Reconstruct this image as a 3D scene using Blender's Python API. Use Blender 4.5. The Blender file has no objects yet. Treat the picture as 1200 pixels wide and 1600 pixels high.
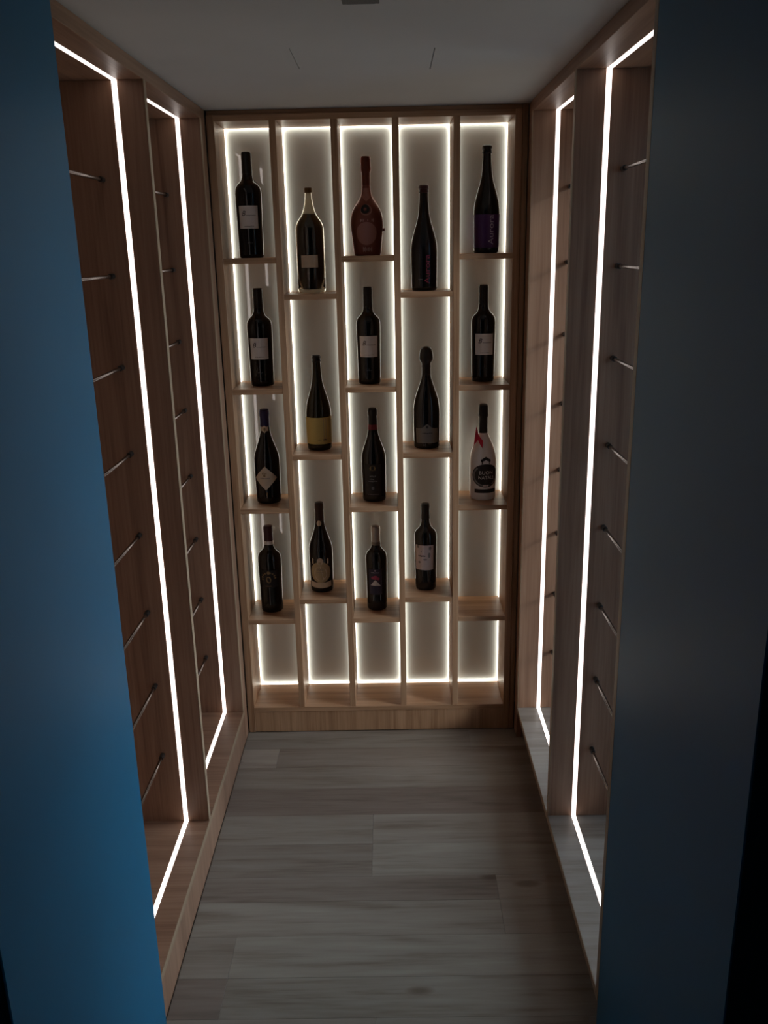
import bpy, bmesh, math, random
from mathutils import Vector, Matrix
random.seed(7)
S = bpy.context.scene
COL = S.collection

# ------------------------------------------------------------------ camera
cam_d = bpy.data.cameras.new('camera')
cam_d.sensor_fit = 'VERTICAL'
cam_d.sensor_height = 24.0
cam_d.lens = 1380.65 / 1600 * 24.0
cam_d.clip_start = 0.02
cam = bpy.data.objects.new('camera', cam_d)
COL.objects.link(cam)
RX = Vector((0.99978838, 0.00502506, -0.0199487))
UX = Vector((0.01766767, 0.28700878, 0.95776501))
FX = Vector((-0.01053827, 0.95791477, -0.28685927))
cam.matrix_world = Matrix(((RX.x, UX.x, -FX.x, 0), (RX.y, UX.y, -FX.y, 0), (RX.z, UX.z, -FX.z, 1.62), (0, 0, 0, 1)))
S.camera = cam

# ------------------------------------------------------------------ world, daylight, exposure
W = bpy.data.worlds.new('daylight')
W.use_nodes = True
_bg = W.node_tree.nodes['Background']
_tc = W.node_tree.nodes.new('ShaderNodeTexCoord')
_sx = W.node_tree.nodes.new('ShaderNodeSeparateXYZ')
_rp = W.node_tree.nodes.new('ShaderNodeValToRGB')      # even hazy sky above the horizon, dull ground below
_rp.color_ramp.elements[0].position = 0.49
_rp.color_ramp.elements[0].color = (0.16, 0.17, 0.16, 1)
_rp.color_ramp.elements[1].position = 0.51
_rp.color_ramp.elements[1].color = (0.74, 0.86, 1.0, 1)
_mr = W.node_tree.nodes.new('ShaderNodeMapRange')
_mr.inputs['From Min'].default_value = -1
W.node_tree.links.new(_tc.outputs['Generated'], _sx.inputs[0])
W.node_tree.links.new(_sx.outputs['Z'], _mr.inputs['Value'])
W.node_tree.links.new(_mr.outputs[0], _rp.inputs[0])
W.node_tree.links.new(_rp.outputs[0], _bg.inputs[0])
_bg.inputs[1].default_value = 5.0
_sun = bpy.data.lights.new('sun_right_offscreen', 'SUN')               # veiled sun, through the windows behind the right rack
_sun.energy = 1.0
_sun.angle = math.radians(12)
_sun.color = (1.0, 0.97, 0.94)
_so = bpy.data.objects.new('sun_right_offscreen', _sun)
COL.objects.link(_so)
_so.rotation_euler = Vector((-2.0, 1.0, -0.95)).to_track_quat('-Z', 'Y').to_euler()
S.world = W
VS = S.view_settings
VS.view_transform = 'Standard'
VS.look = 'None'
VS.gamma = 1
VS.use_curve_mapping = False
VS.exposure = 0.2
LED_SIDE = 1.75        # radiance of the strips in the side racks
LED_BACK = 3.5        # radiance of the strips in the display shelf

# ------------------------------------------------------------------ measures (metres)
XL, XR = -0.520, 0.4075          # front planes of the side racks
Y0a, Y0b = 1.475, 1.494          # near end panel
Y1, Y1b = 2.078, 2.097           # divider
Y2, Y2b = 2.669, 2.688           # far end panel
Y3, YB = 2.745, 2.926            # front and back plane of the display shelf
ZB, ZT, H = 0.1225, 1.976, 2.006
XLB, XRB = -0.840, 0.730         # outer side of the racks
YD = 0.890                       # room side of the thick entrance wall
JL, JR = -0.497, 0.4075          # jambs of the doorway
XLED_L, XLED_R = -0.583, 0.4775

# ------------------------------------------------------------------ materials
MATS = {}
def newmat(name):
    m = bpy.data.materials.new(name)
    m.use_nodes = True
    MATS[name] = m
    nt = m.node_tree
    return m, nt, nt.nodes['Principled BSDF']
def simple(name, col, rough=0.5, metal=0.0, spec=0.5, coat=0.0):
    m, nt, b = newmat(name)
    b.inputs['Base Color'].default_value = (*col, 1)
    b.inputs['Roughness'].default_value = rough
    b.inputs['Metallic'].default_value = metal
    b.inputs['Specular IOR Level'].default_value = spec
    b.inputs['Coat Weight'].default_value = coat
    b.inputs['Coat Roughness'].default_value = 0.05
    return m
def node(nt, t, **kw):
    n = nt.nodes.new(t)
    for k, v in kw.items():
        setattr(n, k, v)
    return n
def ramp(nt, fac, stops):
    r = node(nt, 'ShaderNodeValToRGB')
    e = r.color_ramp.elements
    while len(e) < len(stops):
        e.new(0.5)
    for i, (p, c) in enumerate(stops):
        e[i].position = p
        e[i].color = (*c, 1)
    nt.links.new(fac, r.inputs[0])
    return r.outputs[0]
def wood(name, axis, dark, mid, light, rough=0.42, bump=0.12):
    """veneer whose grain runs along the axis, placed by world position"""
    m, nt, b = newmat(name)
    L = nt.links.new
    geo = node(nt, 'ShaderNodeNewGeometry')
    oi = node(nt, 'ShaderNodeObjectInfo')
    def mapped(long, cross):
        mp = node(nt, 'ShaderNodeMapping')
        mp.inputs['Scale'].default_value = tuple(long if i == axis else cross for i in range(3))
        L(geo.outputs['Position'], mp.inputs['Vector'])
        off = node(nt, 'ShaderNodeVectorMath', operation='MULTIPLY_ADD')
        off.inputs[1].default_value = (1, 1, 1)
        add = node(nt, 'ShaderNodeVectorMath', operation='SCALE')
        add.inputs[0].default_value = (7.3, 3.1, 5.7)
        L(oi.outputs['Random'], add.inputs['Scale'])
        L(mp.outputs[0], off.inputs[0])
        L(add.outputs[0], off.inputs[2])
        return off.outputs[0]
    n1 = node(nt, 'ShaderNodeTexNoise')
    n1.inputs['Scale'].default_value = 1.0
    n1.inputs['Detail'].default_value = 5
    n1.inputs['Distortion'].default_value = 0.9
    L(mapped(1.3, 26.0), n1.inputs['Vector'])
    n2 = node(nt, 'ShaderNodeTexNoise')
    n2.inputs['Scale'].default_value = 1.0
    n2.inputs['Detail'].default_value = 6
    L(mapped(5.0, 190.0), n2.inputs['Vector'])
    mix = node(nt, 'ShaderNodeMath', operation='MULTIPLY_ADD')
    mix.inputs[1].default_value = 0.62
    sc = node(nt, 'ShaderNodeMath', operation='MULTIPLY')
    sc.inputs[1].default_value = 0.38
    L(n2.outputs['Fac'], sc.inputs[0])
    L(n1.outputs['Fac'], mix.inputs[0])
    L(sc.outputs[0], mix.inputs[2])
    c = ramp(nt, mix.outputs[0], [(0.34, dark), (0.5, mid), (0.66, light)])
    L(c, b.inputs['Base Color'])
    b.inputs['Roughness'].default_value = rough
    b.inputs['Specular IOR Level'].default_value = 0.4
    bp = node(nt, 'ShaderNodeBump')
    bp.inputs['Strength'].default_value = bump
    bp.inputs['Distance'].default_value = 0.002
    L(mix.outputs[0], bp.inputs['Height'])
    L(bp.outputs[0], b.inputs['Normal'])
    return m
WD, WM, WL = (0.225, 0.115, 0.070), (0.325, 0.180, 0.112), (0.40, 0.235, 0.150)
wood('wood_x', 0, WD, WM, WL)
wood('wood_y', 1, WD, WM, WL)
wood('wood_z', 2, WD, WM, WL)
DD, DM, DL = (0.27, 0.140, 0.072), (0.42, 0.240, 0.134), (0.52, 0.315, 0.186)
wood('oak_x', 0, DD, DM, DL)
wood('oak_z', 2, DD, DM, DL)
wood('edge_y', 1, (0.31, 0.21, 0.135), (0.38, 0.265, 0.17), (0.44, 0.31, 0.205))
wood('edge_z', 2, (0.36, 0.25, 0.16), (0.44, 0.31, 0.20), (0.50, 0.36, 0.24))

def plank_mat():
    m, nt, b = newmat('floor_plank')
    L = nt.links.new
    geo = node(nt, 'ShaderNodeNewGeometry')
    oi = node(nt, 'ShaderNodeObjectInfo')
    add = node(nt, 'ShaderNodeVectorMath', operation='SCALE')
    add.inputs[0].default_value = (31.0, 17.0, 3.0)
    L(oi.outputs['Random'], add.inputs['Scale'])
    def mapped(sx, sy):
        o = node(nt, 'ShaderNodeVectorMath', operation='ADD')
        L(geo.outputs['Position'], o.inputs[0])
        L(add.outputs[0], o.inputs[1])
        mp = node(nt, 'ShaderNodeMapping')
        mp.inputs['Scale'].default_value = (sx, sy, 1)
        L(o.outputs[0], mp.inputs['Vector'])
        return mp.outputs[0]
    n1 = node(nt, 'ShaderNodeTexNoise')
    n1.inputs['Scale'].default_value = 1
    n1.inputs['Detail'].default_value = 6
    n1.inputs['Distortion'].default_value = 0.6
    L(mapped(2.2, 24), n1.inputs['Vector'])
    n2 = node(nt, 'ShaderNodeTexNoise')
    n2.inputs['Scale'].default_value = 1
    n2.inputs['Detail'].default_value = 5
    L(mapped(9, 130), n2.inputs['Vector'])
    mx = node(nt, 'ShaderNodeMath', operation='MULTIPLY_ADD')
    mx.inputs[1].default_value = 0.7
    sc = node(nt, 'ShaderNodeMath', operation='MULTIPLY')
    sc.inputs[1].default_value = 0.3
    L(n2.outputs['Fac'], sc.inputs[0])
    L(n1.outputs['Fac'], mx.inputs[0])
    L(sc.outputs[0], mx.inputs[2])
    c = ramp(nt, mx.outputs[0], [(0.32, (0.18, 0.145, 0.118)), (0.48, (0.28, 0.242, 0.208)), (0.68, (0.345, 0.312, 0.275))])
    # every plank has its own tone
    tone = oi.outputs['Color']
    mul = node(nt, 'ShaderNodeMix', data_type='RGBA', blend_type='MULTIPLY')
    mul.inputs['Factor'].default_value = 1
    L(c, mul.inputs['A'])
    L(tone, mul.inputs['B'])
    # knots: sparse dark ovals
    vo = node(nt, 'ShaderNodeTexVoronoi')
    vo.inputs['Scale'].default_value = 1
    L(mapped(3.0, 8.0), vo.inputs['Vector'])
    k = ramp(nt, vo.outputs['Distance'], [(0.0, (0.30, 0.22, 0.18)), (0.07, (0.45, 0.36, 0.31)), (0.13, (1, 1, 1))])
    mk = node(nt, 'ShaderNodeMix', data_type='RGBA', blend_type='MULTIPLY')
    mk.inputs['Factor'].default_value = 0.8
    L(mul.outputs['Result'], mk.inputs['A'])
    L(k, mk.inputs['B'])
    L(mk.outputs['Result'], b.inputs['Base Color'])
    b.inputs['Roughness'].default_value = 0.38
    bp = node(nt, 'ShaderNodeBump')
    bp.inputs['Strength'].default_value = 0.1
    bp.inputs['Distance'].default_value = 0.002
    L(mx.outputs[0], bp.inputs['Height'])
    L(bp.outputs[0], b.inputs['Normal'])
plank_mat()

def paint(name, col, rough, var=0.06):
    m, nt, b = newmat(name)
    L = nt.links.new
    geo = node(nt, 'ShaderNodeNewGeometry')
    n = node(nt, 'ShaderNodeTexNoise')
    n.inputs['Scale'].default_value = 3
    n.inputs['Detail'].default_value = 4
    L(geo.outputs['Position'], n.inputs['Vector'])
    c = ramp(nt, n.outputs['Fac'], [(0.3, tuple(x * (1 - var) for x in col)), (0.7, tuple(x * (1 + var) for x in col))])
    L(c, b.inputs['Base Color'])
    b.inputs['Roughness'].default_value = rough
    n2 = node(nt, 'ShaderNodeTexNoise')
    n2.inputs['Scale'].default_value = 220
    L(geo.outputs['Position'], n2.inputs['Vector'])
    bp = node(nt, 'ShaderNodeBump')
    bp.inputs['Strength'].default_value = 0.05
    bp.inputs['Distance'].default_value = 0.001
    L(n2.outputs['Fac'], bp.inputs['Height'])
    L(bp.outputs[0], b.inputs['Normal'])
    return m
paint('blue_paint', (0.007, 0.15, 0.29), 0.45)
MATS['blue_paint'].node_tree.nodes['Principled BSDF'].inputs['Specular IOR Level'].default_value = 0.3
paint('ceiling_paint', (0.62, 0.60, 0.58), 0.8, 0.03)
paint('wall_paint', (0.5, 0.49, 0.47), 0.8, 0.03)
simple('screed', (0.2, 0.19, 0.18), 0.9)
simple('opal_panel', (0.70, 0.74, 0.73), 0.09, 0, 0.5)
_p = MATS['opal_panel'].node_tree.nodes['Principled BSDF']     # glossy acrylic
_p.inputs['Roughness'].default_value = 0.35
_p.inputs['Coat Weight'].default_value = 1.0
_p.inputs['Coat Roughness'].default_value = 0.02
_p.inputs['Coat IOR'].default_value = 1.9
simple('rod_metal', (0.25, 0.22, 0.20), 0.25, 1.0)
simple('socket_black', (0.03, 0.025, 0.022), 0.45)
simple('sensor_grey', (0.05, 0.05, 0.055), 0.5)
simple('pvc_white', (0.8, 0.8, 0.8), 0.4)

def emit(name, col, strength):
    m, nt, b = newmat(name)
    b.inputs['Base Color'].default_value = (0.8, 0.8, 0.8, 1)
    b.inputs['Emission Color'].default_value = (*col, 1)
    b.inputs['Emission Strength'].default_value = strength
    return m
emit('led_side', (1.0, 0.88, 0.82), LED_SIDE)
emit('led_back', (1.0, 0.93, 0.79), LED_BACK)

def pane_mat():
    m = bpy.data.materials.new('window_glass')
    m.use_nodes = True
    MATS['window_glass'] = m
    nt = m.node_tree
    nt.nodes.clear()
    o = node(nt, 'ShaderNodeOutputMaterial')
    t = node(nt, 'ShaderNodeBsdfTransparent')
    t.inputs[0].default_value = (0.93, 0.95, 0.95, 1)
    g = node(nt, 'ShaderNodeBsdfGlossy')
    g.inputs['Roughness'].default_value = 0.02
    f = node(nt, 'ShaderNodeFresnel')
    f.inputs[0].default_value = 1.3
    mx = node(nt, 'ShaderNodeMixShader')
    nt.links.new(f.outputs[0], mx.inputs[0])
    nt.links.new(t.outputs[0], mx.inputs[1])
    nt.links.new(g.outputs[0], mx.inputs[2])
    nt.links.new(mx.outputs[0], o.inputs[0])
pane_mat()

# ------------------------------------------------------------------ builders
def link(name, me, mat=None, parent=None, loc=(0, 0, 0)):
    o = bpy.data.objects.new(name, me)
    COL.objects.link(o)
    o.location = loc
    if parent is not None:
        o.parent = parent
    if mat:
        me.materials.append(MATS[mat])
    return o
def tag(o, label=None, cat=None, group=None, kind=None):
    for k, v in (('label', label), ('category', cat), ('group', group), ('kind', kind)):
        if v:
            o[k] = v
    return o
def origin(o):
    p = Vector((0, 0, 0))
    while o is not None:
        p += o.location
        o = o.parent
    return p
def box(name, x0, x1, y0, y1, z0, z1, mat, parent=None, bevel=0.0008):
    """one board, given by its corners in the room"""
    c = Vector(((x0 + x1) / 2, (y0 + y1) / 2, (z0 + z1) / 2))
    hx, hy, hz = abs(x1 - x0) / 2, abs(y1 - y0) / 2, abs(z1 - z0) / 2
    bm = bmesh.new()
    bmesh.ops.create_cube(bm, size=2)
    for v in bm.verts:
        v.co = Vector((v.co.x * hx, v.co.y * hy, v.co.z * hz))
    if bevel:
        bmesh.ops.bevel(bm, geom=bm.edges[:], offset=bevel, segments=1, affect='EDGES')
    me = bpy.data.meshes.new(name)
    bm.to_mesh(me)
    bm.free()
    return link(name, me, mat, parent, c - (origin(parent) if parent else Vector((0, 0, 0))))
def empty(name, loc):
    o = bpy.data.objects.new(name, None)
    o.empty_display_size = 0.1
    COL.objects.link(o)
    o.location = loc
    return o
def smooth(me, angle=40):
    me.polygons.foreach_set('use_smooth', [True] * len(me.polygons))
    try:
        me.set_sharp_from_angle(angle=math.radians(angle))
    except Exception:
        pass
def mesh(name, verts, faces, mat, parent=None, loc=(0, 0, 0), sm=False):
    me = bpy.data.meshes.new(name)
    me.from_pydata([tuple(v) for v in verts], [], faces)
    me.update()
    if sm:
        smooth(me)
    return link(name, me, mat, parent, loc)
def rod_mesh(r, ln, seg=12):
    v, f = [], []
    for i in range(seg):
        a = 2 * math.pi * i / seg
        v += [(r * math.cos(a), -ln / 2, r * math.sin(a)), (r * math.cos(a), ln / 2, r * math.sin(a))]
    for i in range(seg):
        j = (i + 1) % seg
        f.append((2 * i, 2 * i + 1, 2 * j + 1, 2 * j))
    f.append(tuple(2 * i for i in range(seg)))
    f.append(tuple(2 * i + 1 for i in reversed(range(seg))))
    me = bpy.data.meshes.new('rod')
    me.from_pydata(v, [], f)
    me.update()
    smooth(me)
    return me

# ------------------------------------------------------------------ the setting
def struct(o):
    o['kind'] = 'structure'
    return o
OX0, OX1, OY0, OH = -2.3, 2.1, -2.2, 2.5      # the room in front of the wine room
floor = struct(box('floor', OX0, OX1, OY0, 3.05, -0.06, -0.012, 'screed', None, 0))
SLOTS = ((-0.1925, 1.958, 2.177), (0.101, 1.990, 2.212))      # two narrow grooves cut into the ceiling
def ceiling_mesh():
    gx = [-1.0, -0.1935, -0.1915, 0.100, 0.102, 1.0]
    gy = [Y0a, 1.958, 1.990, 2.177, 2.212, 3.05]
    v, f = [], []
    def quad(*p):
        f.append(tuple(range(len(v), len(v) + 4)))
        v.extend(p)
    for i in range(5):
        for j in range(5):
            x0, x1, y0, y1 = gx[i], gx[i + 1], gy[j], gy[j + 1]
            cx, cy = (x0 + x1) / 2, (y0 + y1) / 2
            if not any(abs(cx - sx) < 0.001 and ya < cy < yb for sx, ya, yb in SLOTS):
                quad((x0, y0, H), (x0, y1, H), (x1, y1, H), (x1, y0, H))
    for k, (sx, ya, yb) in enumerate(SLOTS):
        x0, x1, z1 = sx - 0.001, sx + 0.001, H + 0.012
        quad((x0, ya, H), (x0, ya, z1), (x0, yb, z1), (x0, yb, H))
        quad((x1, ya, H), (x1, yb, H), (x1, yb, z1), (x1, ya, z1))
        quad((x0, ya, H), (x1, ya, H), (x1, ya, z1), (x0, ya, z1))
        quad((x0, yb, H), (x0, yb, z1), (x1, yb, z1), (x1, yb, H))
    T_ = H + 0.08
    a, b, c, d = -1.0, 1.0, Y0a, 3.05
    quad((a, c, T_), (b, c, T_), (b, d, T_), (a, d, T_))
    quad((a, c, H), (b, c, H), (b, c, T_), (a, c, T_))
    quad((a, d, H), (a, d, T_), (b, d, T_), (b, d, H))
    quad((a, c, H), (a, c, T_), (a, d, T_), (a, d, H))
    quad((b, c, H), (b, d, H), (b, d, T_), (b, c, T_))
    me = bpy.data.meshes.new('ceiling')
    me.from_pydata(v, [], f)
    me.update()
    return me
ceiling = struct(link('ceiling', ceiling_mesh(), 'ceiling_paint'))
struct(box('wall_back', -1.0, 1.0, YB + 0.03, 3.05, -0.012, H, 'wall_paint', None, 0))
struct(box('wall_left', -1.0, XLB - 0.012, Y0a, YB + 0.03, -0.012, H, 'wall_paint', None, 0))
# right wall of the wine room: two glazed openings behind the open rack
WX0, WX1 = XRB + 0.012, XRB + 0.072
wr = bmesh.new()
def bmbox(bm, x0, x1, y0, y1, z0, z1):
    m = Matrix.Translation(((x0 + x1) / 2, (y0 + y1) / 2, (z0 + z1) / 2)) @ Matrix.Diagonal((x1 - x0, y1 - y0, z1 - z0, 1))
    bmesh.ops.create_cube(bm, size=1, matrix=m)
WZ0, WZ1 = 0.16, 1.93
bays = [(Y0b + 0.03, Y1 - 0.03), (Y1b + 0.03, Y2 - 0.03)]
bmbox(wr, WX0, WX1, Y0a, YB + 0.03, -0.012, WZ0)
bmbox(wr, WX0, WX1, Y0a, YB + 0.03, WZ1, H)
bmbox(wr, WX0, WX1, Y0a, bays[0][0], WZ0, WZ1)
bmbox(wr, WX0, WX1, bays[0][1], bays[1][0], WZ0, WZ1)
bmbox(wr, WX0, WX1, bays[1][1], YB + 0.03, WZ0, WZ1)
wme = bpy.data.meshes.new('wall_right')
wr.to_mesh(wme)
wr.free()
struct(link('wall_right', wme, 'wall_paint'))
for i, (a, b) in enumerate(bays):
    w = struct(empty('window_%d' % (i + 1), ((WX0 + WX1) / 2, (a + b) / 2, WZ0)))
    xa, xb = WX0 + 0.012, WX0 + 0.047
    box('window_frame', xa, xb, a, a + 0.025, WZ0, WZ1, 'pvc_white', w)
    box('window_frame', xa, xb, b - 0.025, b, WZ0, WZ1, 'pvc_white', w)
    box('window_frame', xa, xb, a + 0.025, b - 0.025, WZ1 - 0.025, WZ1, 'pvc_white', w)
    box('window_frame', xa, xb, a + 0.025, b - 0.025, WZ0, WZ0 + 0.025, 'pvc_white', w)
    box('pane', xa + 0.015, xa + 0.019, a + 0.02, b - 0.02, WZ0 + 0.02, WZ1 - 0.02, 'window_glass', w, 0)
# thick blue entrance wall, left and right of the doorway
struct(box('wall_front_left', OX0, JL, YD, Y0a, -0.012, OH, 'blue_paint', None, 0.002))
struct(box('wall_front_right', JR, OX1, YD, Y0a, -0.012, OH, 'blue_paint', None, 0.002))
struct(box('wall_front_lintel', JL, JR, YD, Y0a, H, OH, 'blue_paint', None, 0))
struct(box('wall_outer_left', OX0 - 0.08, OX0, OY0, Y0a, -0.012, OH, 'wall_paint', None, 0))
struct(box('wall_outer_right', OX1, OX1 + 0.08, OY0, Y0a, -0.012, OH, 'wall_paint', None, 0))
struct(box('wall_outer_back', OX0, OX1, OY0 - 0.08, OY0, -0.012, OH, 'wall_paint', None, 0))
struct(box('ceiling_outer', OX0, OX1, OY0, Y0a, OH, OH + 0.08, 'ceiling_paint', None, 0))
# floor planks across the aisle and on into the room in front
rows = [2.745, 2.634, 2.520, 2.402, 2.267, 2.132, 1.996, 1.903, 1.783, 1.654, 1.540]
while rows[-1] > -0.2:
    rows.append(rows[-1] - 0.125)
joints = {0: [0.249], 1: [-0.398], 4: [-0.075], 5: [-0.075], 6: [0.257], 7: [0.257], 8: [-0.404], 9: [-0.404], 10: [-0.057]}
tones = {(0, 0): (1.0, 1.0), (0, 1): (1.08, 1.02), (1, 0): (1.22, 0.97), (1, 1): (0.95, 0.95), (2, 0): (0.98, 0.97), (3, 0): (0.80, 0.90), (4, 0): (1.02, 0.98),
         (4, 1): (1.08, 0.98), (5, 0): (0.90, 0.96), (5, 1): (1.10, 1.0), (6, 0): (0.88, 0.94), (6, 1): (1.15, 0.98), (7, 0): (1.12, 1.0),
         (7, 1): (1.05, 0.98), (8, 0): (1.0, 0.98), (8, 1): (1.14, 1.02), (9, 0): (0.82, 0.92), (9, 1): (1.06, 1.02), (10, 0): (1.1, 0.98), (10, 1): (1.0, 1.0)}
for i in range(len(rows) - 1):
    y1, y0 = rows[i], rows[i + 1]
    in_wall = y1 > YD
    xa, xb = (XL, XR + (0.044 if y0 > Y0a else 0.0)) if in_wall else (-1.6, 1.5)
    js = joints.get(i, [] if i < 10 else [random.uniform(-0.4, 0.35)])
    if not in_wall:
        js = sorted([random.uniform(-0.9, -0.2), random.uniform(0.3, 1.0)])
    cuts = [xa] + js + [xb]
    if in_wall and y0 < YD:
        y0 = YD
    for a, b in zip(cuts[:-1], cuts[1:]):
        pk = box('plank', a + 0.0002, b - 0.0002, y0 + 0.0002, y1 - 0.0002, -0.012, random.uniform(-0.0003, 0.0), 'floor_plank', floor, 0.0003)
        t = tones.get((i, cuts.index(a)), (random.uniform(0.85, 1.05), 0.95))
        pk.color = (t[0], t[0] * t[1], t[0] * t[1] * 0.97, 1)
    if y0 < Y0a < y1:
        pk = box('plank', XR + 0.0002, XR + 0.044, Y0a + 0.0005, y1 - 0.0002, -0.012, -0.0001, 'floor_plank', floor, 0.0003)
    if in_wall and rows[i + 1] < YD:
        rows[i + 1] = YD
# ceiling details
for x, ya, yb in SLOTS:
    box('slot', x - 0.001, x + 0.001, ya, yb, H + 0.010, H + 0.012, 'ceiling_paint', ceiling, 0)
sens = empty('ceiling_sensor', (-0.0385, 1.585, H - 0.006))
tag(sens, 'small dark grey square plate on the white ceiling', 'sensor')
box('housing', -0.069, -0.008, 1.546, 1.624, H - 0.004, H, 'sensor_grey', sens, 0.001)
box('cover', -0.062, -0.015, 1.554, 1.616, H - 0.006, H - 0.004, 'sensor_grey', sens, 0.0006)

# ------------------------------------------------------------------ side racks
ROD_Z = [0.330 + 0.2065 * k for k in range(8)]
rodm = rod_mesh(0.0040, Y1 - Y0b)
rodm2 = rod_mesh(0.0040, Y2 - Y1b)
sockm = rod_mesh(0.0062, 0.020)
for mm, mt in ((rodm, 'rod_metal'), (rodm2, 'rod_metal'), (sockm, 'socket_black')):
    mm.materials.append(MATS[mt])
def side_rack(side):
    left = side < 0
    xf = XL if left else XR
    xo = XLB if left else XRB
    xm = (xf + xo) / 2
    xl = XLED_L if left else XLED_R
    xrod = -0.629 if left else 0.517
    s = -1 if left else 1                         # direction from the aisle into the rack
    root = empty('wine_rack', (xm, (Y0a + Y2b) / 2, 0))
    tag(root, 'tall wooden wine rack with glowing light strips and %s' %
        ('brown base, beside the bright blue jamb' if left else 'pale base, beside the dark jamb'), 'wine rack')
    def B(name, x0, x1, y0, y1, z0, z1, mat, bevel=0.0008):
        return box(name, min(x0, x1), max(x0, x1), y0, y1, z0, z1, mat, root, bevel)
    B('top_panel', xf, xo, Y0a, Y2b, ZT, H - 0.0005, 'wood_y')
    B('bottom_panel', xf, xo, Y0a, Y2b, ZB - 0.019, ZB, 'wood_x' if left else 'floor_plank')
    kick = 0.0015 if left else 0.045            # the right base board overhangs its plinth
    B('plinth', xf + s * kick, xf + s * (kick + 0.0175), Y0a, Y2b + 0.04, 0.0, ZB - 0.019, 'wood_z')
    for nm, a, b in (('end_panel', Y0a, Y0b), ('divider', Y1, Y1b), ('end_panel', Y2, Y2b)):
        B(nm, xf + s * 0.0012, xo, a, b, ZB, ZT, 'wood_z')
        B('edge_band', xf, xf + s * 0.0012, a, b, ZB, ZT, 'edge_z', 0)
    B('edge_band', xf - s * 0.0008, xf, Y0a, Y2b, ZB - 0.019, ZB, 'edge_y', 0)
    if left:
        B('back_panel', xo, xo + s * 0.008, Y0a, Y2b, ZB - 0.019, H - 0.001, 'wood_z')
    # filler between the rack and the display shelf
    B('filler', xf + s * 0.001, xf + s * 0.018, Y2b + 0.0012, Y3 - 0.0012, 0.0, H - 0.001, 'wood_z')
    hw = 0.006
    for ya, yb in ((Y0b, Y1), (Y1b, Y2)):
        B('light_strip', xl - hw, xl + hw, yb - 0.0006, yb + 0.002, ZB, ZT, 'led_side', 0)
        if left:
            B('light_strip', xl - hw, xl + hw, ya - 0.002, ya + 0.0006, ZB, ZT, 'led_side', 0)
        B('light_strip', xl - hw, xl + hw, ya, yb, ZT - 0.0006, ZT + 0.002, 'led_side', 0)
        B('light_strip', xl - hw, xl + hw, ya, yb, ZB - 0.002, ZB + 0.0006, 'led_side', 0)
        for z in ROD_Z:
            r = link('rod', rodm if ya == Y0b else rodm2, None, root, Vector((xrod, (ya + yb) / 2, z)) - root.location)
            for ys in (yb - 0.010, ya + 0.010):
                link('socket', sockm, None, r, (0, ys - (ya + yb) / 2, 0))
    return root
side_rack(-1)
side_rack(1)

# ------------------------------------------------------------------ back display shelf
X0, X1, T = -0.4955, 0.3690, 0.0195
CW = (X1 - X0 - 4 * T) / 5
cols = [(X0 + i * (CW + T), X0 + i * (CW + T) + CW) for i in range(5)]
ODD, EVEN = [1.597, 1.204, 0.815, 0.4255], [1.4895, 0.9915, 0.497]
DB, DT = 0.0955, 1.9755
disp = empty('display_shelf', ((XL + XR) / 2, (Y3 + YB) / 2, 0))
tag(disp, 'backlit wooden display shelf holding the upright bottles across the end of the aisle', 'shelf')
def D(*a, **k):
    return box(*a, parent=disp, **k)
D('side_panel', X0 - 0.022, X0, Y3, YB, 0.0, DT + 0.0165, 'oak_z')
D('side_panel', X1, X1 + 0.0205, Y3, YB, 0.0, DT + 0.0165, 'oak_z')
D('filler', X1 + 0.0213, XR - 0.0005, Y3 + 0.004, Y3 + 0.022, 0.0, H - 0.001, 'oak_z')
D('top_panel', X0, X1, Y3, YB, DT, DT + 0.0165, 'oak_x')
D('top_filler', X0 - 0.022, XR, Y3 + 0.012, Y3 + 0.03, DT + 0.0165, H - 0.0005, 'oak_x')
D('bottom_panel', X0, X1, Y3, YB, DB - 0.0165, DB, 'oak_x')
D('plinth', X0, X1, Y3 + 0.003, Y3 + 0.02, 0.0, DB - 0.0165, 'oak_z')
for i in range(4):
    D('divider', cols[i][1], cols[i + 1][0], Y3, YB, DB, DT, 'oak_z')
for i, (a, b) in enumerate(cols):
    for z in (ODD if i % 2 == 0 else EVEN):
        D('shelf', a, b, Y3 + 0.0008, YB, z - 0.0165, z, 'oak_x')
    pn = box('back_panel', a, b, YB, YB + 0.006, DB, DT, 'opal_panel', disp, 0)
    lw, ld = 0.0015, 0.010
    D('light_strip', a, a + lw, YB - ld, YB, DB, DT, 'led_back', bevel=0)
    D('light_strip', b - lw, b, YB - ld, YB, DB, DT, 'led_back', bevel=0)
    D('light_strip', a + lw, b - lw, YB - ld, YB, DT - lw, DT, 'led_back', bevel=0)
    D('light_strip', a + lw, b - lw, YB - ld, YB, DB, DB + lw, 'led_back', bevel=0)

# ------------------------------------------------------------------ bottles
def glass(name, col, rough=0.06):
    m, nt, b = newmat(name)
    b.inputs['Base Color'].default_value = (*col, 1)
    b.inputs['Roughness'].default_value = rough
    b.inputs['Specular IOR Level'].default_value = 0.5
    b.inputs['IOR'].default_value = 1.52
    return m
glass('glass_black', (0.006, 0.006, 0.007))
glass('glass_olive', (0.018, 0.015, 0.004))
glass('glass_matte', (0.006, 0.006, 0.008), 0.22)
m, nt, b = newmat('glass_clear')
b.inputs['Base Color'].default_value = (0.95, 0.93, 0.82, 1)
b.inputs['Transmission Weight'].default_value = 1
b.inputs['Roughness'].default_value = 0.02
b.inputs['IOR'].default_value = 1.5
simple('wine', (0.003, 0.002, 0.003), 0.1)
simple('copper', (0.24, 0.085, 0.068), 0.36, 0.5)
simple('copper_foil', (0.17, 0.05, 0.036), 0.4, 0.5)
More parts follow.
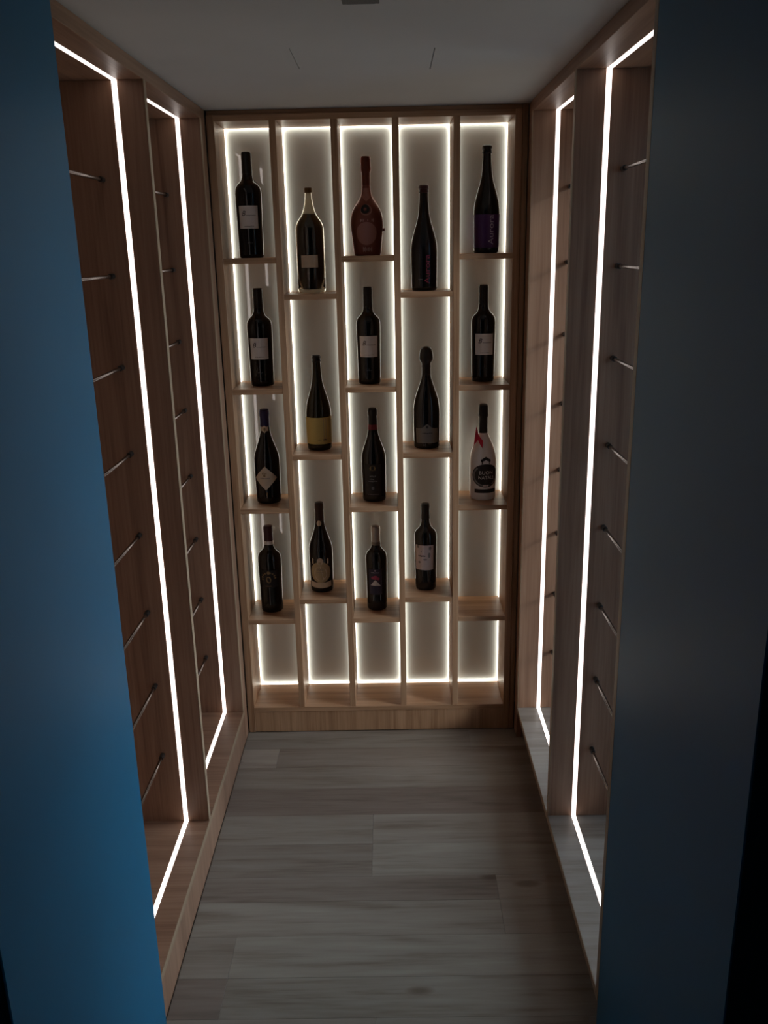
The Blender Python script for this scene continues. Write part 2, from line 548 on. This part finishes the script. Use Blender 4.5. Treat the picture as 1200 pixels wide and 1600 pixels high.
simple('copper_label', (0.42, 0.20, 0.17), 0.5, 0.1)
simple('white_lacquer', (0.88, 0.87, 0.87), 0.25)
simple('paper_white', (0.90, 0.86, 0.83), 0.7)
simple('paper_cream', (0.74, 0.62, 0.47), 0.7)
simple('paper_gold', (0.55, 0.43, 0.25), 0.6)
simple('paper_yellow', (0.72, 0.58, 0.20), 0.65)
simple('paper_grey', (0.20, 0.18, 0.155), 0.6)
simple('paper_pink', (0.66, 0.57, 0.56), 0.7)
simple('paper_black', (0.012, 0.011, 0.012), 0.5)
simple('paper_navy', (0.035, 0.032, 0.062), 0.5)
simple('ink', (0.03, 0.025, 0.025), 0.6)
simple('ink_soft', (0.25, 0.22, 0.21), 0.6)
simple('ink_grey', (0.20, 0.20, 0.21), 0.5)
simple('ink_white', (0.75, 0.73, 0.72), 0.5)
simple('ink_red', (0.50, 0.045, 0.11), 0.5)
simple('ink_pink', (0.40, 0.05, 0.12), 0.5)
simple('ink_gold', (0.30, 0.21, 0.10), 0.4, 0.4)
simple('ink_lilac', (0.58, 0.52, 0.66), 0.5)
simple('ink_rose', (0.75, 0.52, 0.46), 0.4)
simple('sleeve_purple', (0.085, 0.03, 0.15), 0.35)
simple('capsule_black', (0.012, 0.011, 0.011), 0.35)
simple('capsule_brown', (0.045, 0.018, 0.012), 0.4)
simple('capsule_blue', (0.02, 0.02, 0.10), 0.4)
simple('capsule_silver', (0.42, 0.40, 0.38), 0.35, 0.7)
simple('capsule_plum', (0.06, 0.02, 0.03), 0.4)
simple('cap_bronze', (0.16, 0.09, 0.04), 0.4, 0.7)
simple('band_red', (0.20, 0.02, 0.03), 0.5)
simple('ribbon_red', (0.62, 0.015, 0.05), 0.45)
simple('steel', (0.5, 0.5, 0.5), 0.3, 1.0)

BORD = [(0.0, 0.86), (0.012, 0.92), (0.03, 0.935), (0.30, 0.965), (0.60, 1.0), (0.637, 0.985), (0.665, 0.94), (0.69, 0.85), (0.712, 0.71),
        (0.732, 0.56), (0.752, 0.46), (0.775, 0.41), (0.80, 0.388), (0.85, 0.378), (1.0, 0.365)]
BURG = [(0.0, 0.88), (0.012, 0.955), (0.03, 0.97), (0.25, 0.99), (0.45, 1.0), (0.50, 0.975), (0.555, 0.88), (0.62, 0.71), (0.69, 0.535), (0.76, 0.405),
        (0.82, 0.368), (0.90, 0.355), (1.0, 0.35)]
SLIM = [(0.0, 0.88), (0.012, 0.955), (0.03, 0.97), (0.30, 1.0), (0.40, 1.0), (0.457, 0.955), (0.52, 0.86), (0.59, 0.71), (0.66, 0.55), (0.73, 0.43),
        (0.80, 0.375), (0.88, 0.34), (0.95, 0.325), (1.0, 0.32)]
CHAM = [(0.0, 0.90), (0.012, 0.965), (0.03, 0.975), (0.25, 1.0), (0.38, 1.0), (0.43, 0.965), (0.50, 0.88), (0.565, 0.735), (0.635, 0.55), (0.70, 0.40),
        (0.74, 0.345), (0.80, 0.33), (0.90, 0.32), (1.0, 0.28)]
BULB = [(0.0, 0.78), (0.012, 0.825), (0.03, 0.845), (0.135, 0.90), (0.243, 0.97), (0.336, 1.0), (0.386, 0.975), (0.457, 0.875), (0.507, 0.735), (0.564, 0.51),
        (0.60, 0.38), (0.64, 0.31), (0.70, 0.26), (0.83, 0.24), (1.0, 0.25)]
CLEAR = [(0.0, 0.93), (0.012, 0.985), (0.03, 0.995), (0.35, 1.0), (0.62, 0.99), (0.655, 0.945), (0.705, 0.78), (0.755, 0.54), (0.81, 0.40), (0.88, 0.295),
         (0.95, 0.25), (1.0, 0.25)]
WHITE = [(0.0, 0.91), (0.012, 0.97), (0.03, 0.98), (0.25, 1.0), (0.40, 1.0), (0.45, 0.965), (0.51, 0.88), (0.57, 0.745), (0.625, 0.585), (0.67, 0.43),
         (0.71, 0.335), (0.76, 0.315), (0.90, 0.315), (1.0, 0.29)]
def refine(prof, sub=3):
    """Catmull-Rom through the profile points, so that shoulders are smooth"""
    out = []
    n = len(prof)
    for i in range(n - 1):
        p0, p1, p2, p3 = prof[max(i - 1, 0)], prof[i], prof[i + 1], prof[min(i + 2, n - 1)]
        k = 1 if i < 2 else sub
        for j in range(k):
            t = j / k
            z = p1[0] + (p2[0] - p1[0]) * t
            if k == 1:
                r = p1[1]
            else:
                m1 = (p2[1] - p0[1]) / max(p2[0] - p0[0], 1e-6) * (p2[0] - p1[0])
                m2 = (p3[1] - p1[1]) / max(p3[0] - p1[0], 1e-6) * (p2[0] - p1[0])
                r = (2 * t**3 - 3 * t**2 + 1) * p1[1] + (t**3 - 2 * t**2 + t) * m1 + (-2 * t**3 + 3 * t**2) * p2[1] + (t**3 - t**2) * m2
            out.append((z, r))
    out.append(prof[-1])
    return out
def lathe_geo(pts, seg=40, cap0=True, cap1=True):
    v, f = [], []
    for r, z in pts:
        for i in range(seg):
            a = 2 * math.pi * i / seg
            v.append((r * math.sin(a), -r * math.cos(a), z))
    for k in range(len(pts) - 1):
        for i in range(seg):
            j = (i + 1) % seg
            f.append((k * seg + i, k * seg + j, (k + 1) * seg + j, (k + 1) * seg + i))
    if cap0:
        f.append(tuple(reversed(range(seg))))
    if cap1:
        f.append(tuple((len(pts) - 1) * seg + i for i in range(seg)))
    return v, f
class Bottle:
    def __init__(self, name, label, loc, prof, ht, rad, gmat, cat='bottle', group='bottles on the display shelf', body='glass_body'):
        self.root = empty(name, loc)
        tag(self.root, label, cat, group)
        self.P = [(r * rad, z * ht) for z, r in refine(prof)]
        self.ht, self.rad = ht, rad
        if gmat:
            self.lathe(body, self.P, gmat)
    def r(self, z):
        P = self.P
        if z <= P[0][1]:
            return P[0][0]
        for (r0, z0), (r1, z1) in zip(P[:-1], P[1:]):
            if z <= z1:
                return r0 + (r1 - r0) * (z - z0) / max(z1 - z0, 1e-9)
        return P[-1][0]
    def lathe(self, name, pts, mat, parent=None, **k):
        v, f = lathe_geo(pts, **k)
        return mesh(name, v, f, mat, parent or self.root, sm=True)
    def wrapped(self, name, z0, z1, off, mat, extra=None, parent=None):
        """a capsule, ring or sleeve that follows the glass between two heights"""
        zs = [z0] + [z for _, z in self.P if z0 < z < z1] + [z1]
        pts = [(self.r(z0) * 0.9, z0)] + [(self.r(z) + off, z) for z in zs] + (extra or [])
        return self.lathe(name, pts, mat, parent)
    def capsule(self, mat, z0f, bulge=0.0, name='capsule'):
        H_ = self.ht
        rt = self.r(H_)
        z0 = z0f * H_
        top = H_ + 0.001
        lip = 0.0007 + bulge
        pts = [(self.r(z0) * 0.9, z0), (self.r(z0) + 0.0006, z0)]
        pts += [(self.r(z) + 0.0006, z) for _, z in self.P if z0 < z < H_ - 0.026]
        pts += [(rt + 0.0006, H_ - 0.024), (rt + 0.0006 + lip, H_ - 0.020), (rt + 0.0006 + lip, H_ - 0.006),
                (rt + 0.0002, H_ - 0.0008), (rt - 0.002, top)]
        return self.lathe(name, pts, mat)
    def patch(self, name, u0, u1, vt, vb, mat, rot=0.0, off=0.0005, n=18, mrow=5, parent=None):
        """a paper label on the glass; u is the arc length from its middle, vt and vb its upper and lower edge"""
        v, f = [], []
        for i in range(n + 1):
            u = u0 + (u1 - u0) * i / n
            t, bo = (vt(u) if callable(vt) else vt), (vb(u) if callable(vb) else vb)
            for j in range(mrow + 1):
                z = bo + (t - bo) * j / mrow
                R = self.r(z)
                a = u / self.rad + rot
                v.append(((R + off) * math.sin(a), -(R + off) * math.cos(a), z))
        for i in range(n):
            for j in range(mrow):
                a = i * (mrow + 1) + j
                f.append((a, a + mrow + 1, a + mrow + 2, a + 1))
        return mesh(name, v, f, mat, parent or self.root, sm=True)
    def ink(self, name, polys, mat, rot=0.0, off=0.0009, parent=None):
        """flat print on a label: polygons in (u, z)"""
        v, f = [], []
        for p in polys:
            k = len(v)
            for u, z in p:
                R = self.r(z) + off
                a = u / self.rad + rot
                v.append((R * math.sin(a), -R * math.cos(a), z))
            f.append(tuple(range(k, k + len(p))))
        return mesh(name, v, f, mat, parent or self.root)
    def text(self, name, s, size, uc, zc, mat, rot=0.0, off=0.0009, vertical=False, shear=0.0, parent=None, stretch=1.0):
        cu = bpy.data.curves.new('txt', 'FONT')
        cu.body = s
        cu.size = size
        cu.align_x = 'CENTER'
        cu.align_y = 'CENTER'
        cu.shear = shear
        cu.resolution_u = 3
        to = bpy.data.objects.new('txt', cu)
        COL.objects.link(to)
        dg = bpy.context.evaluated_depsgraph_get()
        me = bpy.data.meshes.new_from_object(to.evaluated_get(dg))
        bpy.data.objects.remove(to)
        bpy.data.curves.remove(cu)
        for vx in me.vertices:
            x, y = vx.co.x * stretch, vx.co.y
            if vertical:
                x, y = -y, x
            u, z = uc + x, zc + y
            R = self.r(z) + off
            a = u / self.rad + rot
            vx.co = (R * math.sin(a), -R * math.cos(a), z)
        me.name = name
        return link(name, me, mat, parent or self.root)
def rect(u0, u1, z0, z1):
    return [(u0, z0), (u1, z0), (u1, z1), (u0, z1)]
def disc(uc, zc, r, n=24, rz=None):
    rz = rz or r
    return [(uc + r * math.cos(2 * math.pi * i / n), zc + rz * math.sin(2 * math.pi * i / n)) for i in range(n)]
def scribble(u0, z, lengths, h=0.0012, gap=0.0012):
    """a line of tiny illegible lettering"""
    out, u = [], u0
    for i, l in enumerate(lengths):
        out.append(rect(u, u + l, z - h / 2 * (1 + (i % 3) * 0.4), z + h / 2 * (1 + (i % 2) * 0.7)))
        u += l + gap
    return out
YC = 2.842
def zc(c, k):
    return (ODD if c % 2 else EVEN)[k - 1]

# five dark straight-shouldered bottles with a white label and a handwritten B
def white_label_bottle(label, loc, rad, rot, ht=0.301):
    b = Bottle('wine_bottle', label, loc, BORD, ht, rad, 'glass_black')
    b.capsule('capsule_black', 0.80)
    lb = b.patch('label', -0.0310, 0.0310, 0.151, 0.0855, 'paper_white', rot)
    b.text('script_initial', 'B', 0.021, -0.0155, 0.1285, 'ink', rot, shear=0.35, parent=lb, stretch=1.0)
    b.ink('script_line', scribble(-0.006, 0.1235, [0.004, 0.0022, 0.004, 0.0024, 0.004, 0.002, 0.003], 0.0016, 0.0012), 'ink_soft', rot, parent=lb)
    b.ink('small_print', scribble(-0.014, 0.0925, [0.005, 0.004, 0.007, 0.005, 0.004], 0.0010, 0.0012), 'ink_soft', rot, parent=lb)
    b.ink('lower_print', scribble(-0.008, 0.044, [0.004, 0.003, 0.005, 0.003], 0.0012, 0.0008) + [[(-0.002, 0.0455), (0.001, 0.0455), (-0.0005, 0.052)]], 'ink_grey', rot)
    return b
white_label_bottle('dark bottle with white script label, standing two shelves above the blue-capped bottle', (-0.4225, YC, zc(1, 1)), 0.0405, 0.04, 0.304)
white_label_bottle('dark bottle with white script label, standing on the shelf just above the blue-capped bottle', (-0.4125, YC, zc(1, 2)), 0.0400, -0.02)
white_label_bottle('dark bottle with white script label, standing under the copper pink bottle', (-0.0685, YC, zc(3, 2)), 0.0385, 0.0, 0.299)
white_label_bottle('dark bottle with white script label, standing under the purple bottle', (0.294, YC, zc(5, 2)), 0.0385, 0.03, 0.298)

# blue capsule and cream diamond label
b = Bottle('wine_bottle', 'dark bottle with blue capsule and cream diamond-shaped label', (-0.414, YC, zc(1, 3)), BURG, 0.309, 0.0425, 'glass_black')
b.capsule('capsule_blue', 0.822, 0.0006)
d0, dh = 0.0880, 0.0405
lb = b.patch('label', -0.040, 0.040, lambda u: d0 + dh * (1 - abs(u) / 0.0405), lambda u: d0 - dh * (1 - abs(u) / 0.0405), 'paper_cream', -0.06, n=28)
b.ink('crest', [disc(-0.003, 0.103, 0.0022, 10, 0.005), disc(-0.0085, 0.104, 0.0018, 10, 0.0032), disc(0.0025, 0.104, 0.0018, 10, 0.0032),
                disc(-0.003, 0.0965, 0.004, 12, 0.0030), rect(-0.0036, -0.0024, 0.104, 0.1115)], 'ink_gold', -0.06, parent=lb)
b.ink('script_line', scribble(-0.018, 0.0885, [0.004, 0.003, 0.005, 0.002, 0.004, 0.003, 0.004], 0.0014, 0.0012), 'ink_soft', -0.06, parent=lb)
nk = b.patch('neck_label', -0.030, 0.030, lambda u: 0.2545 + 0.004 * max(0, 1 - abs(u) / 0.014), lambda u: 0.2405 - 0.007 * max(0, 1 - abs(u) / 0.016), 'paper_cream', 0, 0.0011, n=20)
b.ink('seal', [disc(0, 0.246, 0.0085, 12, 0.006)], 'ink_gold', 0, 0.0014, parent=nk)
b.ink('pendant', [[(-0.0025, 0.040), (0.0005, 0.020), (0.003, 0.040)]], 'ink_gold', 0.0)

# dark gold printed label, white ring on the neck
b = Bottle('wine_bottle', 'black bottle with white neck ring and dim gold printed emblem', (-0.4245, YC, zc(1, 4)), BORD, 0.302, 0.0405, 'glass_black')
b.capsule('capsule_plum', 0.815, 0.0004)
b.wrapped('neck_ring', 0.792 * 0.302, 0.832 * 0.302, 0.0011, 'paper_white')
lb = b.patch('label', -0.032, 0.032, 0.156, 0.094, 'paper_black', -0.05)
em = [disc(0.023 * math.cos(t), 0.126 + 0.021 * math.sin(t), 0.0034, 8) for t in [0.1 + 0.40 * k for k in range(9)]]
b.ink('emblem', em + [disc(0.0, 0.122, 0.009, 16, 0.012), disc(0, 0.147, 0.0055, 12)], 'ink_gold', -0.05, parent=lb)
b.ink('small_print', scribble(-0.014, 0.099, [0.004, 0.006, 0.003, 0.006], 0.0014), 'ink_gold', -0.05, parent=lb)

# clear glass bottle with dark wine
b = Bottle('wine_bottle', 'clear glass bottle with pale neck, dark contents and small blank beige label', (-0.241, YC, zc(2, 1)), CLEAR, 0.306, 0.0440, None)
wall = 0.0026
inner = [(max(r - wall, 0.004), z) for r, z in b.P if 0.012 < z]
shell = b.P + [(b.P[-1][0] - wall, b.P[-1][1])] + list(reversed(inner)) + [(0.030, 0.011)]
v, f = lathe_geo(shell, 40)
mesh('glass_body', v, f, 'glass_clear', b.root, sm=True)
wt = 0.232
win = [(0.030, 0.0128)] + [(max(r - wall - 0.0004, 0.004), z) for r, z in b.P if 0.016 < z < wt] + [(b.r(wt) - wall - 0.0004, wt)]
v, f = lathe_geo(win, 40)
mesh('wine', v, f, 'wine', b.root, sm=True)
b.lathe('cap', [(0.0117, 0.293), (0.0127, 0.2935), (0.0127, 0.305), (0.0118, 0.3075)], 'cap_bronze')
b.patch('label', -0.0270, 0.0270, 0.112, 0.0755, 'paper_cream', -0.03)

# olive bottle, yellow label
b = Bottle('wine_bottle', 'dark olive bottle with wide mustard yellow label', (-0.2375, YC, zc(2, 2)), SLIM, 0.303, 0.0410, 'glass_olive')
b.lathe('cap', [(0.0125, 0.2830), (0.0148, 0.2840), (0.0150, 0.2870), (0.0138, 0.2885), (0.0138, 0.2930), (0.0152, 0.2945), (0.0153, 0.3000), (0.0120, 0.3035)], 'capsule_black')
lb = b.patch('label', -0.060, 0.060, 0.1085, 0.0215, 'paper_yellow', 0.0, n=30)
b.ink('side_print', [rect(0.018, 0.028, 0.030, 0.106)], 'paper_gold', 0, 0.0007, parent=lb)
b.ink('small_print', scribble(0.016, 0.036, [0.004, 0.003, 0.004], 0.003) + scribble(-0.002, 0.036, [0.003, 0.004, 0.002], 0.0012), 'ink', 0, parent=lb)

# gold medallion label
b = Bottle('wine_bottle', 'dark bottle with brown capsule and ornate round gold medallion label', (-0.2485, YC, zc(2, 3)), BURG, 0.310, 0.0405, 'glass_black')
b.capsule('capsule_brown', 0.805, 0.0006)
mc, mr = 0.0740, 0.0370
lb = b.patch('label', -mr, mr, lambda u: mc + math.sqrt(max(mr * mr - u * u, 0)), lambda u: mc - math.sqrt(max(mr * mr - u * u, 0)), 'paper_gold', -0.03, n=28)
b.patch('label_base', -0.040, 0.040, lambda u: 0.037 + 0.004 * (u / 0.04) ** 2, lambda u: 0.0175 + 0.003 * (u / 0.04) ** 2, 'paper_cream', -0.03, 0.0007)
b.ink('ring', [disc(0, 0.0700, 0.0220, 28, 0.0255)], 'paper_cream', -0.03, 0.0009, parent=lb)
b.text('lettering', 'MASI', 0.0105, 0.0, 0.0835, 'ink_soft', -0.03, 0.0013, parent=lb, stretch=0.9)
b.ink('small_print', scribble(-0.014, 0.0735, [0.004, 0.003, 0.005, 0.004, 0.003], 0.0014) + scribble(-0.010, 0.066, [0.004, 0.003, 0.004, 0.003], 0.0011), 'ink_soft', -0.03, 0.0013, parent=lb)
b.ink('crest', [disc(0.0, 0.1135, 0.0110, 18, 0.0125)] + [rect(s * 0.018 - 0.011, s * 0.018 + 0.011, 0.1035, 0.118) for s in (-1, 1)] +
      [[(s * 0.026 - 0.004, 0.118), (s * 0.026 + 0.004, 0.118), (s * 0.028, 0.124)] for s in (-1, 1)], 'paper_cream', -0.03, 0.0008, parent=lb)
b.ink('neck_seal', [disc(0.0, 0.241, 0.020, 14, 0.0095)], 'paper_cream', -0.1, 0.0012)

# copper pink bulbous bottle
b = Bottle('wine_bottle', 'bulbous coppery pink bottle with round pink label', (-0.065, YC, zc(3, 1)), BULB, 0.284, 0.0500, 'copper')
hh = 0.284
b.lathe('foil', [(0.0110, 0.69 * hh), (0.0128, 0.69 * hh), (0.0126, 0.80 * hh), (0.0132, 0.845 * hh), (0.0158, 0.858 * hh), (0.0166, 0.885 * hh),
                 (0.0158, 0.905 * hh), (0.0155, 0.965 * hh), (0.0148, 0.99 * hh), (0.0125, 1.0 * hh + 0.001)], 'copper_foil')
b.patch('neck_label', -0.034, 0.034, lambda u: 0.687 * hh, lambda u: 0.60 * hh - 0.014 * (1 - abs(u) / 0.034), 'copper_label', 0.0, 0.0008)
b.ink('emblem', [disc(-0.004, 0.1345, 0.0155, 22, 0.0135)], 'paper_black', 0, 0.0016)
b.ink('emblem_rim', [disc(-0.001, 0.1325, 0.0205, 24, 0.0165)], 'copper_label', 0, 0.0010)
rr = 0.034
b.patch('label', -rr, rr, lambda u: 0.064 + 0.033 * math.sqrt(max(1 - (u / rr) ** 2, 0)), lambda u: 0.064 - 0.033 * math.sqrt(max(1 - (u / rr) ** 2, 0)), 'copper_label', -0.02, n=26)
tops = [(-0.019, 0.0035), (-0.016, 0.002), (-0.011, 0.003), (0.003, 0.0012), (0.016, 0.0025), (0.020, 0.004)]
b.ink('upper_lettering', [rect(u, u + 0.0014, 0.101 - h, 0.103 + h) for u, h in tops], 'ink_rose', 0.0)
b.ink('lower_lettering', [rect(u, u + 0.0015, 0.017 - h, 0.019 + h) for u, h in [(-0.014, .006), (-0.011, .003), (-0.007, .006), (-0.003, .002), (0.002, .004), (0.006, .005), (0.011, .002), (0.015, .006)]], 'ink_rose', 0.0)
v, f = lathe_geo([(0.0045, -0.004), (0.0045, 0.004)], 12)
st = mesh('stud', v, f, 'copper_foil', b.root, (0.0500, -0.006, 0.075), sm=True)
st.rotation_euler = (0, math.radians(90), 0)

# black bottle with red neck band
b = Bottle('wine_bottle', 'black bottle with red neck band and faint gold crest over grey lettering', (-0.062, YC, zc(3, 3)), BURG, 0.306, 0.0405, 'glass_black')
b.capsule('capsule_black', 0.83, 0.0010)
b.wrapped('neck_band', 0.775 * 0.306, 0.83 * 0.306, 0.0008, 'band_red')
lb = b.patch('label', -0.030, 0.030, 0.128, 0.022, 'paper_black', -0.08)
b.ink('crest', [disc(0, 0.1150, 0.0105, 8, 0.0085), rect(-0.009, 0.009, 0.1075, 0.112)], 'ink_gold', -0.08, parent=lb)
b.ink('lettering', scribble(-0.010, 0.088, [0.005, 0.004, 0.005, 0.003], 0.0034, 0.001) + scribble(-0.010, 0.0785, [0.004, 0.003, 0.005], 0.0026, 0.001) +
      scribble(-0.015, 0.0715, [0.006, 0.004, 0.005, 0.006, 0.005], 0.0026, 0.001), 'ink_grey', -0.08, parent=lb)
b.ink('lower_print', [disc(0.0, 0.048, 0.005, 8, 0.006)] + scribble(-0.018, 0.0265, [0.006, 0.008, 0.005, 0.009, 0.005], 0.0014), 'ink_grey', -0.08, parent=lb)

# silver capsule, navy label with pink and pale hill
b = Bottle('wine_bottle', 'dark bottle with silver grey capsule and pink-topped white hill on its label', (-0.061, YC, zc(3, 4)), BORD, 0.296, 0.0370, 'glass_black')
b.capsule('capsule_silver', 0.80, 0.0005)
b.wrapped('capsule_band', 0.778 * 0.296, 0.815 * 0.296, 0.0012, 'paper_grey')
lb = b.patch('label', -0.024, 0.024, 0.152, 0.060, 'paper_navy', -0.12)
b.ink('title_print', scribble(-0.014, 0.1395, [0.004, 0.005, 0.003, 0.005, 0.006], 0.0018, 0.001) + [disc(0, 0.147, 0.0022, 10, 0.003)], 'ink_lilac', -0.12, parent=lb)
b.ink('plume', [disc(-0.007, 0.121, 0.0075, 14, 0.0055), disc(0.001, 0.122, 0.0085, 14, 0.0075), disc(0.010, 0.118, 0.0055, 12, 0.005)], 'ink_pink', -0.12, parent=lb)
b.ink('hill', [[(-0.017, 0.0935), (0.000, 0.0925), (0.001, 0.1135), (-0.002, 0.1125)], [(0.000, 0.0925), (0.019, 0.0915), (0.003, 0.1120), (0.001, 0.1135)]], 'ink_white', -0.12, 0.0017, parent=lb)

# two tall dark bottles with upright lettering
b = Bottle('wine_bottle', 'matte black bottle with crown cap and upright dark red lettering', (0.109, YC, zc(4, 1)), SLIM, 0.308, 0.0410, 'glass_matte')
b.lathe('crown_cap', [(0.0125, 0.2860), (0.0150, 0.2868), (0.0153, 0.2895), (0.0140, 0.2915), (0.0140, 0.2965), (0.0158, 0.2978), (0.0160, 0.3020), (0.0150, 0.3065), (0.0115, 0.3088)], 'capsule_plum')
b.text('lettering', 'Aurora', 0.0235, 0.0085, 0.064, 'ink_red', 0.0, vertical=True, stretch=1.25)
b.ink('side_print', scribble(-0.020, 0.034, [0.004, 0.004, 0.003], 0.002), 'ink_grey', 0.0)
b = Bottle('wine_bottle', 'dark bottle with deep purple sleeve and upright pale lettering', (0.2995, YC, zc(5, 1)), SLIM, 0.308, 0.0398, 'glass_matte')
b.lathe('crown_cap', [(0.0125, 0.2860), (0.0150, 0.2868), (0.0153, 0.2895), (0.0140, 0.2915), (0.0140, 0.2965), (0.0158, 0.2978), (0.0160, 0.3020), (0.0150, 0.3065), (0.0115, 0.3088)], 'capsule_black')
sl = b.wrapped('sleeve', 0.016, 0.112, 0.0006, 'sleeve_purple')
b.text('lettering', 'Aurora', 0.0235, 0.0115, 0.068, 'ink_lilac', 0.0, 0.0012, vertical=True, parent=sl, stretch=1.25)

# sparkling wine, mushroom capsule, grey label
b = Bottle('sparkling_wine_bottle', 'black sparkling wine bottle with bulging dark foil top and grey label', (0.1135, YC, zc(4, 2)), CHAM, 0.318, 0.0432, 'glass_black')
b.lathe('foil', [(0.0130, 0.235), (0.0150, 0.235), (0.0147, 0.258), (0.0158, 0.262), (0.0147, 0.266), (0.0152, 0.272), (0.0222, 0.282), (0.0232, 0.288),
                 (0.0222, 0.300), (0.0200, 0.312), (0.0160, 0.320), (0.0080, 0.3245), (0.0020, 0.3255)], 'capsule_black')
lb = b.patch('label', -0.040, 0.040, lambda u: 0.067 + 0.0145 * math.exp(-(u / 0.012) ** 2), 0.0195, 'paper_grey', 0.0, n=28)
b.ink('lettering', scribble(-0.016, 0.052, [0.006, 0.005, 0.007, 0.005, 0.006], 0.002, 0.001), 'ink', 0.0, parent=lb)
b.ink('crest', [disc(0.0, 0.0725, 0.004, 12, 0.0045)], 'ink', 0.0, parent=lb)
b.ink('foot_print', scribble(-0.012, 0.0125, [0.003, 0.002], 0.006, 0.003), 'ink_grey', 0.0)

# pale pinkish label
b = Bottle('wine_bottle', 'black bottle with tall pale pinkish marbled label', (0.1075, YC, zc(4, 3)), BORD, 0.299, 0.0385, 'glass_black')
b.capsule('capsule_black', 0.83)
lb = b.patch('label', -0.0350, 0.0350, 0.163, 0.0750, 'paper_pink', -0.2)
b.ink('marbling', [disc(-0.023, 0.158, 0.005, 10, 0.006), disc(0.020, 0.153, 0.005, 10, 0.007), disc(0.017, 0.128, 0.004, 10, 0.010), disc(0.003, 0.113, 0.007, 10, 0.003),
                   disc(-0.018, 0.103, 0.005, 10, 0.004)], 'ink_soft', -0.16, parent=lb)
b.ink('lettering', scribble(-0.022, 0.1255, [0.006, 0.003, 0.005, 0.004, 0.005], 0.003, 0.0006) + [[(-0.012, 0.139), (-0.009, 0.139), (-0.0105, 0.146)]], 'ink', -0.16, 0.0011, parent=lb)

# white lacquered Christmas bottle
b = Bottle('sparkling_wine_bottle', 'white bottle with black capsule, red ribbon and round black greeting label', (0.298, YC, zc(5, 3)), WHITE, 0.312, 0.0437, 'white_lacquer')
b.lathe('capsule', [(0.0140, 0.214), (0.0152, 0.214), (0.0148, 0.235), (0.0147, 0.270), (0.0168, 0.274), (0.0172, 0.279), (0.0160, 0.283), (0.0157, 0.305),
                    (0.0145, 0.311), (0.0110, 0.3135)], 'capsule_black')
c0, cr = 0.0840, 0.0390
cu_ = 0.0475
lb = b.patch('label', -cu_, cu_, lambda u: c0 + cr * math.sqrt(max(1 - (u / cu_) ** 2, 0)), lambda u: c0 - cr * math.sqrt(max(1 - (u / cu_) ** 2, 0)), 'paper_black', 0.14, n=30)
ringo, ringi = disc(0, c0, 0.0435, 30, 0.0365), disc(0, c0, 0.0375, 30, 0.0315)
b.ink('ring', [[ringo[i], ringo[(i + 1) % 30], ringi[(i + 1) % 30], ringi[i]] for i in range(11, 24)] + [[ringo[i], ringo[(i + 1) % 30], ringi[(i + 1) % 30], ringi[i]] for i in (25, 26, 27)], 'ink_grey', 0.14, parent=lb)
b.text('lettering', 'BUON', 0.0165, 0.001, 0.0935, 'ink_white', 0.14, 0.0012, parent=lb)
b.text('lettering', 'NATALE', 0.0165, 0.002, 0.0770, 'ink_white', 0.14, 0.0012, parent=lb, stretch=0.88)
cw = [[(-0.013, 0.121), (0.013, 0.121), (0.015, 0.134), (-0.015, 0.134)]] + [disc(x, 0.1345 + h, 0.0045, 12, 0.0055) for x, h in ((-0.012, 0), (-0.006, 0.004), (0, 0.007), (0.006, 0.004), (0.012, 0))]
cro = b.ink('crown', cw, 'paper_black', 0.14)
b.ink('crown_jewels', [disc(x, 0.129, 0.0016, 8, 0.0038) for x in (-0.008, 0, 0.008)] + [rect(-0.012, 0.012, 0.1215, 0.1232)], 'ink_white', 0.14, 0.0013, parent=cro)
b.patch('lower_band', -0.038, 0.042, 0.0385, 0.0255, 'paper_black', 0.14, 0.0006)
b.ink('ornament', [disc(x, 0.0505, 0.002, 8, 0.0035) for x in (-0.006, 0, 0.006)], 'ink_white', 0.14, 0.0012, parent=lb)
# the ribbon: a knot and two pointed tails with thickness
def ribbon_piece(name, pts, yy, th=0.0012, parent=None):
    n = len(pts)
    v = [(x, yy + bend, z) for x, z, bend in pts] + [(x, yy + bend + th, z) for x, z, bend in pts]
    f = [tuple(range(n)), tuple(reversed(range(n, 2 * n)))] + [(i, i + n, (i + 1) % n + n, (i + 1) % n) for i in range(n)]
    return mesh(name, v, f, 'ribbon_red', parent or b.root)
rb = empty('ribbon', (0, 0, 0))
rb.parent = b.root
ribbon_piece('tail', [(-0.024, 0.242, 0.006), (-0.020, 0.230, 0.002), (-0.0155, 0.205, -0.004), (-0.030, 0.186, -0.006), (-0.0335, 0.172, -0.008), (-0.030, 0.205, -0.003)], -0.022, parent=rb)
ribbon_piece('tail', [(-0.024, 0.238, 0.004), (-0.016, 0.214, -0.002), (-0.0035, 0.198, -0.006), (-0.005, 0.174, -0.010), (-0.014, 0.188, -0.008), (-0.0215, 0.206, -0.004)], -0.024, parent=rb)
